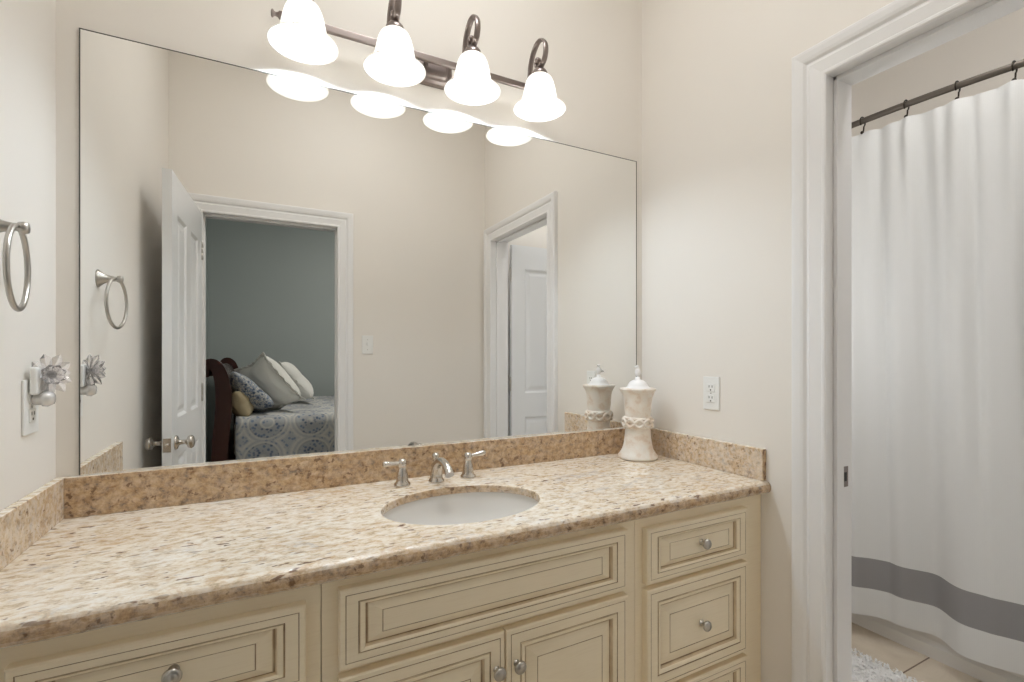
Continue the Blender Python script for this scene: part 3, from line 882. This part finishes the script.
# ---------------------------------------------------------------- outlets, switch
def outlet(name, label, cat, fmap, w=0.070, h=0.118, slots=True, toggle=False):
    """fmap(a, z, d) -> world; a, z centred"""
    t = thing(name, label, cat, fmap(0, 0, 0))
    def bx(a0, a1, z0, z1, d0, d1, nm, m, parent, bev=0.0015):
        mb = MB(); mb.box(a0, a1, d0, d1, z0, z1, bev)
        for v in mb.bm.verts: v.co = Vector(fmap(v.co.x, v.co.z, v.co.y))
        o_ = mb.obj(nm, m, t)
        return o_
    bx(-w / 2, w / 2, -h / 2, h / 2, 0.0, 0.0055, 'cover_plate', M['plastic'], t, 0.002)
    if slots:
        for s in (-1, 1):
            o = bx(-.017, .017, s * .0195 - .014, s * .0195 + .014, 0.005, 0.0075, 'receptacle', M['plastic'], t, 0.002)
            mb = MB()
            for a in (-.0065, .0065): mb.box(a - .0012, a + .0012, 0.0074, 0.0079, s * .0195 + .001, s * .0195 + .009)
            mb.box(-.0025, .0025, 0.0074, 0.0079, s * .0195 - .010, s * .0195 - .005)
            for v in mb.bm.verts: v.co = Vector(fmap(v.co.x, v.co.z, v.co.y))
            mb.obj('slots', M['dark'], t, weld=False)
    if toggle:
        bx(-.005, .005, -.006, .014, 0.005, 0.016, 'toggle', M['plastic'], t, 0.001)
    for z in ((0,) if slots else (-.032, .032)):
        mb = MB(); mb.box(-.0025, .0025, 0.0055, 0.0066, z - .0025, z + .0025)
        for v in mb.bm.verts: v.co = Vector(fmap(v.co.x, v.co.z, v.co.y))
        mb.obj('screw', M['ringnickel'], t)
    return t
outlet('wall_outlet', 'white double outlet on the wall right of the ceramic jar', 'outlet', lambda a, z, d: (XR - d, -0.3615 + a, 1.087 + z))
outlet('wall_outlet', 'white outlet on the left wall holding the crystal night light', 'outlet', lambda a, z, d: (XL + d, -0.157 + a, 1.112 + z), 0.074)
outlet('light_switch', 'white toggle switch plate on the wall beside the bedroom doorway', 'light switch', lambda a, z, d: (0.605 + a, YB + d, 1.290 + z), slots=False, toggle=True)

# ---------------------------------------------------------------- crystal night light
def night_light():
    yc, zc_ = -0.157, 1.135
    t = thing('night_light', 'clear crystal flower night light plugged into the left wall outlet', 'night light', (XL + .008, yc, zc_))
    mb = MB(); mb.box(XL + .0085, XL + .022, yc - .026, yc + .026, 1.138, 1.198, .005, 3); mb.obj('plug_body', M['plastic'], t)
    mb = MB(); mb.lathe([(0.012, 0.0), (0.0135, 0.004), (0.0135, 0.014), (0.0165, 0.016), (0.0175, 0.024), (0.012, 0.034), (0.0, 0.036)], (XL + .008, yc, 1.128), axis='x', n=24)
    mb.obj('socket', M['smoke'], t)
    nrm = Vector((0.5, -0.85, 0)).normalized(); sx = Vector((0.85, 0.5, 0)).normalized(); up = Vector((0, 0, 1))
    c = Vector((-0.417, yc + .008, 1.181))
    mb = MB()
    def petal(base, dirv, nn, L, w):
        d = dirv.normalized(); s = d.cross(nn).normalized()
        prof = [(0.0, 0.15), (0.25, 0.55), (0.55, 1.0), (0.8, 0.85), (1.0, 0.12)]
        rows = []
        for u_, k in prof:
            o_ = base + d * L * u_ + nn * 0.010 * u_ * u_
            rows.append([mb.v(o_ + s * w * k), mb.v(o_ + nn * 0.004 * k + s * w * k * .3), mb.v(o_ + nn * .0055 * k), mb.v(o_ + nn * 0.004 * k - s * w * k * .3), mb.v(o_ - s * w * k), mb.v(o_ - nn * 0.003 * k)])
        for A, B in zip(rows, rows[1:]):
            for i in range(6): mb.face([A[i], A[(i + 1) % 6], B[(i + 1) % 6], B[i]])
        mb.face(rows[0]); mb.face(rows[-1])
    for k in range(11):
        a = 2 * PI * k / 11 + .1
        petal(c, sx * math.cos(a) + up * math.sin(a) * 1.0, nrm, 0.031 + .016 * abs(math.sin(a)), 0.0105)
    for k in range(8):
        a = 2 * PI * k / 8 + .3
        petal(c + nrm * .008, (sx * math.cos(a) + up * math.sin(a)) + nrm * .35, nrm, 0.024, 0.0085)
    mb.obj('crystal_flower', M['acrylic'], t, weld=False)
    mb = MB(); mb.ball(c + nrm * .010, 0.010, 12); mb.ball(c + Vector((0, 0, -0.028)), 0.011, 12, (1, 1, 1.3))
    mb.obj('crystal_heart', M['acrylic'], t, weld=False)
night_light()

# ---------------------------------------------------------------- tub, curtain rod, curtain
def rod_x(y): return 2.300 + 0.17 * (y + 0.45) ** 2
RZ = 2.232
mb = MB()
mb.tube([(rod_x(TY1 - (TY1 - YB) * i / 40), TY1 - .002 - (TY1 - YB - .003) * i / 40, RZ) for i in range(41)], 0.0125, 16)
rod = mb.obj('curtain_rod', M['bronze'])
tag(rod, 'dark curved metal shower curtain rod above the curtain', 'curtain rod')
for y, s in ((TY1 - .001, -1), (YB + .002, 1)):
    mb = MB(); mb.lathe([(0.0, 0), (0.034, 0), (0.034, 0.004), (0.022, 0.012), (0.016, 0.024), (0.0, 0.024)], (rod_x(y), y, RZ), mtx=Matrix(((1, 0, 0), (0, 0, s), (0, 1, 0))), n=24)
    mb.obj('wall_flange', M['bronze'], rod)

HOOKS = [-0.417 + .155, -0.417, -0.575, -0.732, -0.881, -1.04, -1.19, -1.34]
def lerp_tab(tab, y):
    # tab sorted by descending y, smooth interpolation
    if y >= tab[0][0]: return tab[0][1]
    for (a, va), (b, vb) in zip(tab, tab[1:]):
        if y >= b:
            k = (a - y) / (a - b); k = k * k * (3 - 2 * k)
            return va + (vb - va) * k
    return tab[-1][1]
BOT = [(-0.10, 2.315), (-0.22, 2.345), (-0.36, 2.275), (-0.50, 2.345), (-0.635, 2.378), (-0.775, 2.312), (-0.91, 2.372), (-1.02, 2.318), (-1.14, 2.368), (-1.26, 2.315), (-1.38, 2.366), (-1.50, 2.33)]
def curtain():
    t = thing('shower_curtain', 'white shower curtain with one grey stripe near its hem', 'shower curtain', (2.32, -0.7, 0.1))
    NY = 190
    ztop, zs1, zs0, zbot = 2.178, 0.352, 0.222, 0.105
    YA, YZ = -0.14, -1.46
    def pt(i, z):
        y = YA + (YZ - YA) * i / NY
        k = (ztop - z) / (ztop - zbot)              # 0 top .. 1 bottom
        near = min(abs(y - h) for h in HOOKS)
        s = near / 0.078                              # 0 at hook, 1 between
        top_x = rod_x(y) + 0.006 * (s * s) - 0.004
        bot_x = lerp_tab(BOT, y)
        kk = k ** 0.8
        x = top_x * (1 - kk) + bot_x * kk
        # pleats springing from the hooks, fading downwards
        amp = math.exp(-k * 5.0)
        x += -0.018 * math.exp(-k * 3.2) * math.exp(-(near / (0.022 + 0.05 * k)) ** 2) * min(1, k * 30 + .2)
        x += 0.018 * math.sin(y * 40.5 + 1.3 + 0.8 * k) * (1 - amp) * (1 - 0.65 * k)
        x += 0.0065 * math.sin(y * 88 + k * 2.5) * (1 - 0.8 * k)
        zz = z
        if k < 0.25: zz -= 0.006 * (s ** 1.8) * (1 - k / 0.25)
        return (x, y + 0.004 * math.sin(y * 60 + 2 * k), zz)
    def patch(zlist, name, m):
        mb = MB()
        rows = [[mb.v(pt(i, z)) for i in range(NY + 1)] for z in zlist]
        for A, B in zip(rows, rows[1:]):
            for i in range(NY):
                f = mb.face([A[i], A[i + 1], B[i + 1], B[i]]); f.smooth = True
        o = mb.obj(name, m, t)
        sm = o.modifiers.new('cloth', 'SOLIDIFY'); sm.thickness = 0.0015; sm.offset = 0; sm.use_rim = False
        return o
    top = [ztop - (ztop - zs1) * (k / 46) ** 1.25 for k in range(47)]
    patch(top, 'curtain_panel', M['curtain'])
    patch([zs1 - (zs1 - zs0) * k / 5 for k in range(6)], 'grey_stripe', M['stripe'])
    patch([zs0 - (zs0 - zbot) * k / 5 for k in range(6)], 'hem_panel', M['curtain'])
    mb = MB()
    for i in range(0, NY):
        pass
    return pt, ztop
pt, ztop = curtain()
hk_labels = ['leftmost visible dark curtain ring, next to the door jamb', 'dark curtain ring second from the door jamb', 'dark curtain ring third from the door jamb', 'dark curtain ring at the right edge of the view, fourth from the jamb']
def ring_mesh(y):
    x = rod_x(y)
    t_ = thing('curtain_ring', '', 'curtain ring', (x, y, RZ), 'curtain rings on the shower rod')
    mb = MB(); pts = []
    for i in range(22):
        a = math.radians(-60 + 290 * i / 21)
        pts.append((x + 0.0190 * math.cos(a), y, RZ - .004 + 0.0205 * math.sin(a)))
    e_ = pts[0]
    pts = [(x + .004, y, RZ - 0.046), (x + .008, y, RZ - 0.034)] + pts
    mb.tube(catmull(pts, 2), 0.0028, 8)
    mb.obj('hook_wire', M['hook'], t_)
    mb = MB(); mb.ball((x - .004, y, RZ - 0.050), 0.0068, 12); mb.obj('bead', M['hook'], t_)
    return t_
r0 = ring_mesh(HOOKS[1]); r0['label'] = hk_labels[0]
for y, lab in zip(HOOKS[2:5], hk_labels[1:]):
    c = r0.copy(); COL.objects.link(c); c.location = (rod_x(y), y, RZ); c['label'] = lab
    for ch in list(r0.children):
        d = ch.copy(); COL.objects.link(d); d.parent = c

def tub():
    mb = MB()
    x0, x1, y0, y1, zt = 2.400, TX1 - .002, YB + .003, TY1 - .003, 0.44
    # apron with a gentle outward foot
    cx_, cy_ = (x0 + x1) / 2, (y0 + y1) / 2
    def rr(hx, hy, r, z, n=8):
        out = []
        for sx_, sy_, a0 in ((1, 1, 0), (-1, 1, 90), (-1, -1, 180), (1, -1, 270)):
            for k in range(n + 1):
                a = math.radians(a0 + 90 * k / n)
                out.append((cx_ + sx_ * (hx - r) + r * math.cos(a), cy_ + sy_ * (hy - r) + r * math.sin(a), z))
        return out
    hx, hy = (x1 - x0) / 2, (y1 - y0) / 2
    L = [(hx, hy, .003, 0.0), (hx, hy, .003, 0.05), (hx - .010, hy, .003, 0.07), (hx - .010, hy, .003, zt - .03), (hx, hy, .004, zt - .015), (hx - .002, hy - .002, .006, zt - .003), (hx - .008, hy - .008, .01, zt),
         (hx - .07, hy - .08, .12, zt), (hx - .085, hy - .10, .12, zt - .02), (hx - .12, hy - .17, .13, 0.16), (hx - .17, hy - .24, .12, 0.11), (hx - .25, hy - .4, .08, 0.10)]
    rows = [[mb.v(p) for p in rr(*l)] for l in L]
    n = len(rows[0])
    for A, B in zip(rows, rows[1:]):
        for i in range(n):
            f = mb.face([A[i], A[(i + 1) % n], B[(i + 1) % n], B[i]])
    mb.face(rows[-1]); mb.face(rows[0])
    o = mb.obj('bathtub', M['porcelain'])
    tag(o, 'white bathtub hidden behind the shower curtain, its apron showing below', 'bathtub')
tub()

# ---------------------------------------------------------------- bath rug
def rug():
    x0, x1, y0, y1 = 1.60, 2.150, -1.28, -0.42
    mb = MB(); nx, ny = 26, 40
    rows = []
    for j in range(ny + 1):
        row = []
        for i in range(nx + 1):
            u_, w_ = i / nx * 2 - 1, j / ny * 2 - 1
            # squircle corners
            k = max(abs(u_), abs(w_)); q = (abs(u_) ** 8 + abs(w_) ** 8) ** (1 / 8)
            s_ = k / q if q > 0 else 1
            x = (x0 + x1) / 2 + (x1 - x0) / 2 * u_ * s_; y = (y0 + y1) / 2 + (y1 - y0) / 2 * w_ * s_
            z = 0.002 + 0.020 * (1 - max(0, k - .93) / .07)
            row.append(mb.v((x, y, z)))
        rows.append(row)
    for A, B in zip(rows, rows[1:]):
        for i in range(nx): mb.face([A[i], A[i + 1], B[i + 1], B[i]]).smooth = True
    o = mb.obj('bath_rug', M['rug'])
    tag(o, 'white shaggy bath rug on the tiles in front of the tub', 'rug')
    # tufts of pile
    random.seed(3); mb = MB()
    for _ in range(7000):
        x = random.uniform(x0 + .004, x1 - .004); y = random.uniform(y0 + .004, y1 - .004)
        if y < -1.0 and random.random() < .5: continue
        a = random.uniform(0, 2 * PI); ln = random.uniform(.010, .022); w = 0.0032
        b0 = Vector((x, y, .018)); d = Vector((math.cos(a), math.sin(a), random.uniform(.2, 1.2))).normalized()
        s = Vector((-math.sin(a), math.cos(a), 0)) * w
        m_ = b0 + d * ln * .55 + Vector((0, 0, .004)); e_ = b0 + d * ln
        mb.face([b0 - s, b0 + s, m_ + s, m_ - s]); mb.face([m_ - s, m_ + s, e_])
    p = mb.obj('shag_pile', M['rug'], o, weld=False); p['kind'] = 'stuff'
rug()

# ---------------------------------------------------------------- bedroom: sleigh bed, quilt, pillows
def sleigh_bed():
    t = thing('sleigh_bed', 'dark mahogany sleigh bed seen through the bedroom doorway', 'bed', (0.8, -3.6, 0))
    pr = catmull([(-0.285, 0.02), (-0.282, 0.30), (-0.272, 0.55), (-0.256, 0.75), (-0.250, 0.90), (-0.262, 1.03), (-0.290, 1.125), (-0.335, 1.160), (-0.372, 1.130), (-0.366, 1.092), (-0.342, 1.085)], 5)
    def post(y0, y1):
        mb = MB(); m_ = len(pr); w = [0.052 if i < m_ * .4 else 0.052 - 0.030 * (i / m_ - .4) / .6 for i in range(m_)]
        ra, rb = [], []
        for y, lst in ((y0, ra), (y1, rb)):
            for i in range(m_):
                tg = (pr[min(i + 1, m_ - 1)] - pr[max(i - 1, 0)]).normalized(); n_ = Vector((tg.y, -tg.x))
                a = pr[i] + n_ * w[i]; b = pr[i] - n_ * w[i]
                lst.append((mb.v((a.x, y, a.y)), mb.v((b.x, y, b.y))))
        for i in range(m_ - 1):
            mb.face([ra[i][0], ra[i + 1][0], ra[i + 1][1], ra[i][1]]); mb.face([rb[i][0], rb[i + 1][0], rb[i + 1][1], rb[i][1]])
            mb.face([ra[i][0], ra[i + 1][0], rb[i + 1][0], rb[i][0]]).smooth = True; mb.face([ra[i][1], ra[i + 1][1], rb[i + 1][1], rb[i][1]]).smooth = True
        for i in (0, m_ - 1): mb.face([ra[i][0], ra[i][1], rb[i][1], rb[i][0]])
        return mb
    post(-2.60, -2.67).obj('headboard_post', M['mahogany'], t)
    post(-4.48, -4.55).obj('headboard_post', M['mahogany'], t)
    mb = MB(); m_ = len(pr)
    rows = [[mb.v((p.x + dx, y, p.y - .02)) for p in pr[8:]] for y, dx in ((-2.67, .012), (-4.48, .012))]
    for i in range(len(rows[0]) - 1): mb.face([rows[0][i], rows[0][i + 1], rows[1][i + 1], rows[1][i]]).smooth = True
    o = mb.obj('headboard_panel', M['mahogany'], t); sm = o.modifiers.new('s', 'SOLIDIFY'); sm.thickness = .025
    for ya, yb in ((-2.70, -2.66), (-4.49, -4.45)):
        mb = MB(); mb.box(-0.22, 1.96, ya, yb, 0.20, 0.42, .006); mb.obj('side_rail', M['mahogany'], t)
    mb = MB(); mb.box(1.95, 2.02, -4.55, -2.60, 0.0, 0.75, .02); mb.obj('footboard', M['mahogany'], t)
    mb = MB(); mb.box(-0.19, 1.93, -4.44, -2.71, 0.42, 0.715, .05, 4); mb.obj('mattress', M['cream_pillow'], t)
    # quilt draped over top and the near side
    mb = MB(); NX, NS = 60, 46; rows = []
    random.seed(5)
    for i in range(NX + 1):
        x = -0.175 + 2.10 * i / NX; row = []
        for k in range(NS + 1):
            s = k / NS * 2.30
            if s < 1.76: y, z = -4.46 + s, 0.735
            elif s < 1.84:
                a = (s - 1.76) / .08 * PI / 2; y, z = -2.70 + .045 * math.sin(a), 0.735 - .045 * (1 - math.cos(a))
            else: y, z = -2.655, 0.69 - (s - 1.84)
            if s < 1.76: z += 0.010 * math.sin(x * 9 + y * 5) * math.sin(y * 7)
            else: y += 0.014 * math.sin(x * 13) * min(1, (s - 1.76) * 3)
            row.append(mb.v((x, y, z)))
        rows.append(row)
    for A, B in zip(rows, rows[1:]):
        for k in range(NS): mb.face([A[k], A[k + 1], B[k + 1], B[k]]).smooth = True
    q = mb.obj('quilt', M['quilt']); sm = q.modifiers.new('s', 'SOLIDIFY'); sm.thickness = .012; sm.offset = 1
    tag(q, 'cream quilt with blue grey medallions draped over the bed', 'quilt')
    return t
sleigh_bed()

def pillow(name, label, c, ax, az, w, h, th, m, group='pillows on the bed', flange=0.0):
    """ax, az: world directions of the pillow's width and height; puffed along their cross product"""
    az = Vector(az).normalized(); ax = Vector(ax); ax = (ax - az * ax.dot(az)).normalized(); ay = ax.cross(az)
    mb = MB(); N = 18; faces = []
    for side in (1, -1):
        rows = []
        for j in range(N + 1):
            row = []
            for i in range(N + 1):
                u_, v_ = i / N * 2 - 1, j / N * 2 - 1
                pinch = 1 - 0.10 * (1 - abs(u_ * v_)) * (u_ * u_ * (1 - v_ * v_) + v_ * v_ * (1 - u_ * u_)) * 1.2
                f = max(0.0, (1 - u_ ** 4) * (1 - v_ ** 4)) ** 0.55
                wr = 0.006 * math.sin(u_ * 9 + v_ * 5) * f
                row.append(mb.v(Vector(c) + ax * (w / 2 * u_ * pinch) + az * (h / 2 * v_ * pinch) + ay * side * (th / 2 * f + wr)))
            rows.append(row)
        for A, B in zip(rows, rows[1:]):
            for i in range(N): mb.face([A[i], A[i + 1], B[i + 1], B[i]]).smooth = True
    o = mb.obj(name, m)
    if flange:
        mb = MB(); rows = []
        pts_in, pts_out = [], []
        n = 30
        for e_ in range(4):
            for k in range(n):
                t_ = -1 + 2 * k / n
                u_, v_ = ((t_, -1), (1, t_), (-t_, 1), (-1, -t_))[e_]
                pinch = 1 - 0.10 * (u_ * u_ * (1 - v_ * v_) + v_ * v_ * (1 - u_ * u_)) * 1.2
                ru = 0.006 * math.sin((e_ * n + k) * 1.3)
                pts_in.append(mb.v(Vector(c) + ax * (w / 2 * u_ * pinch) + az * (h / 2 * v_ * pinch)))
                fx = 1 + 2 * flange / w
                pts_out.append(mb.v(Vector(c) + ax * (w / 2 * u_ * pinch * fx) + az * (h / 2 * v_ * pinch * fx) + ay * ru))
        L = len(pts_in)
        for i in range(L): mb.face([pts_in[i], pts_in[(i + 1) % L], pts_out[(i + 1) % L], pts_out[i]])
        fl = mb.obj('ruffle', m, o); sm = fl.modifiers.new('s', 'SOLIDIFY'); sm.thickness = .004
    return tag(o, label, 'pillow', group)
pillow('pillow', 'large cream ruffled pillow leaning nearest on the bed', (0.060, -3.02, 0.975), (0.40, 0.80, 0.36), (-0.62, 0.05, 0.78), 0.42, 0.46, 0.23, M['cream_pillow'], flange=0.025)
pillow('pillow', 'cream pillow leaning farther back behind the front cream one', (0.265, -3.75, 0.965), (0.10, 0.97, 0.10), (-0.64, 0.05, 0.75), 0.50, 0.46, 0.20, M['cream_pillow'], flange=0.012)
pillow('pillow', 'blue damask pillow between the headboard and the cream pillows', (-0.110, -2.93, 0.900), (0.30, 0.90, 0.2), (-0.72, 0.0, 0.69), 0.46, 0.40, 0.14, M['bluepillow'])
pillow('pillow', 'tan pillow lowest against the headboard', (-0.155, -2.88, 0.835), (0.10, 0.97, 0.1), (-0.35, 0.0, 0.75), 0.36, 0.22, 0.14, M['tan_pillow'])
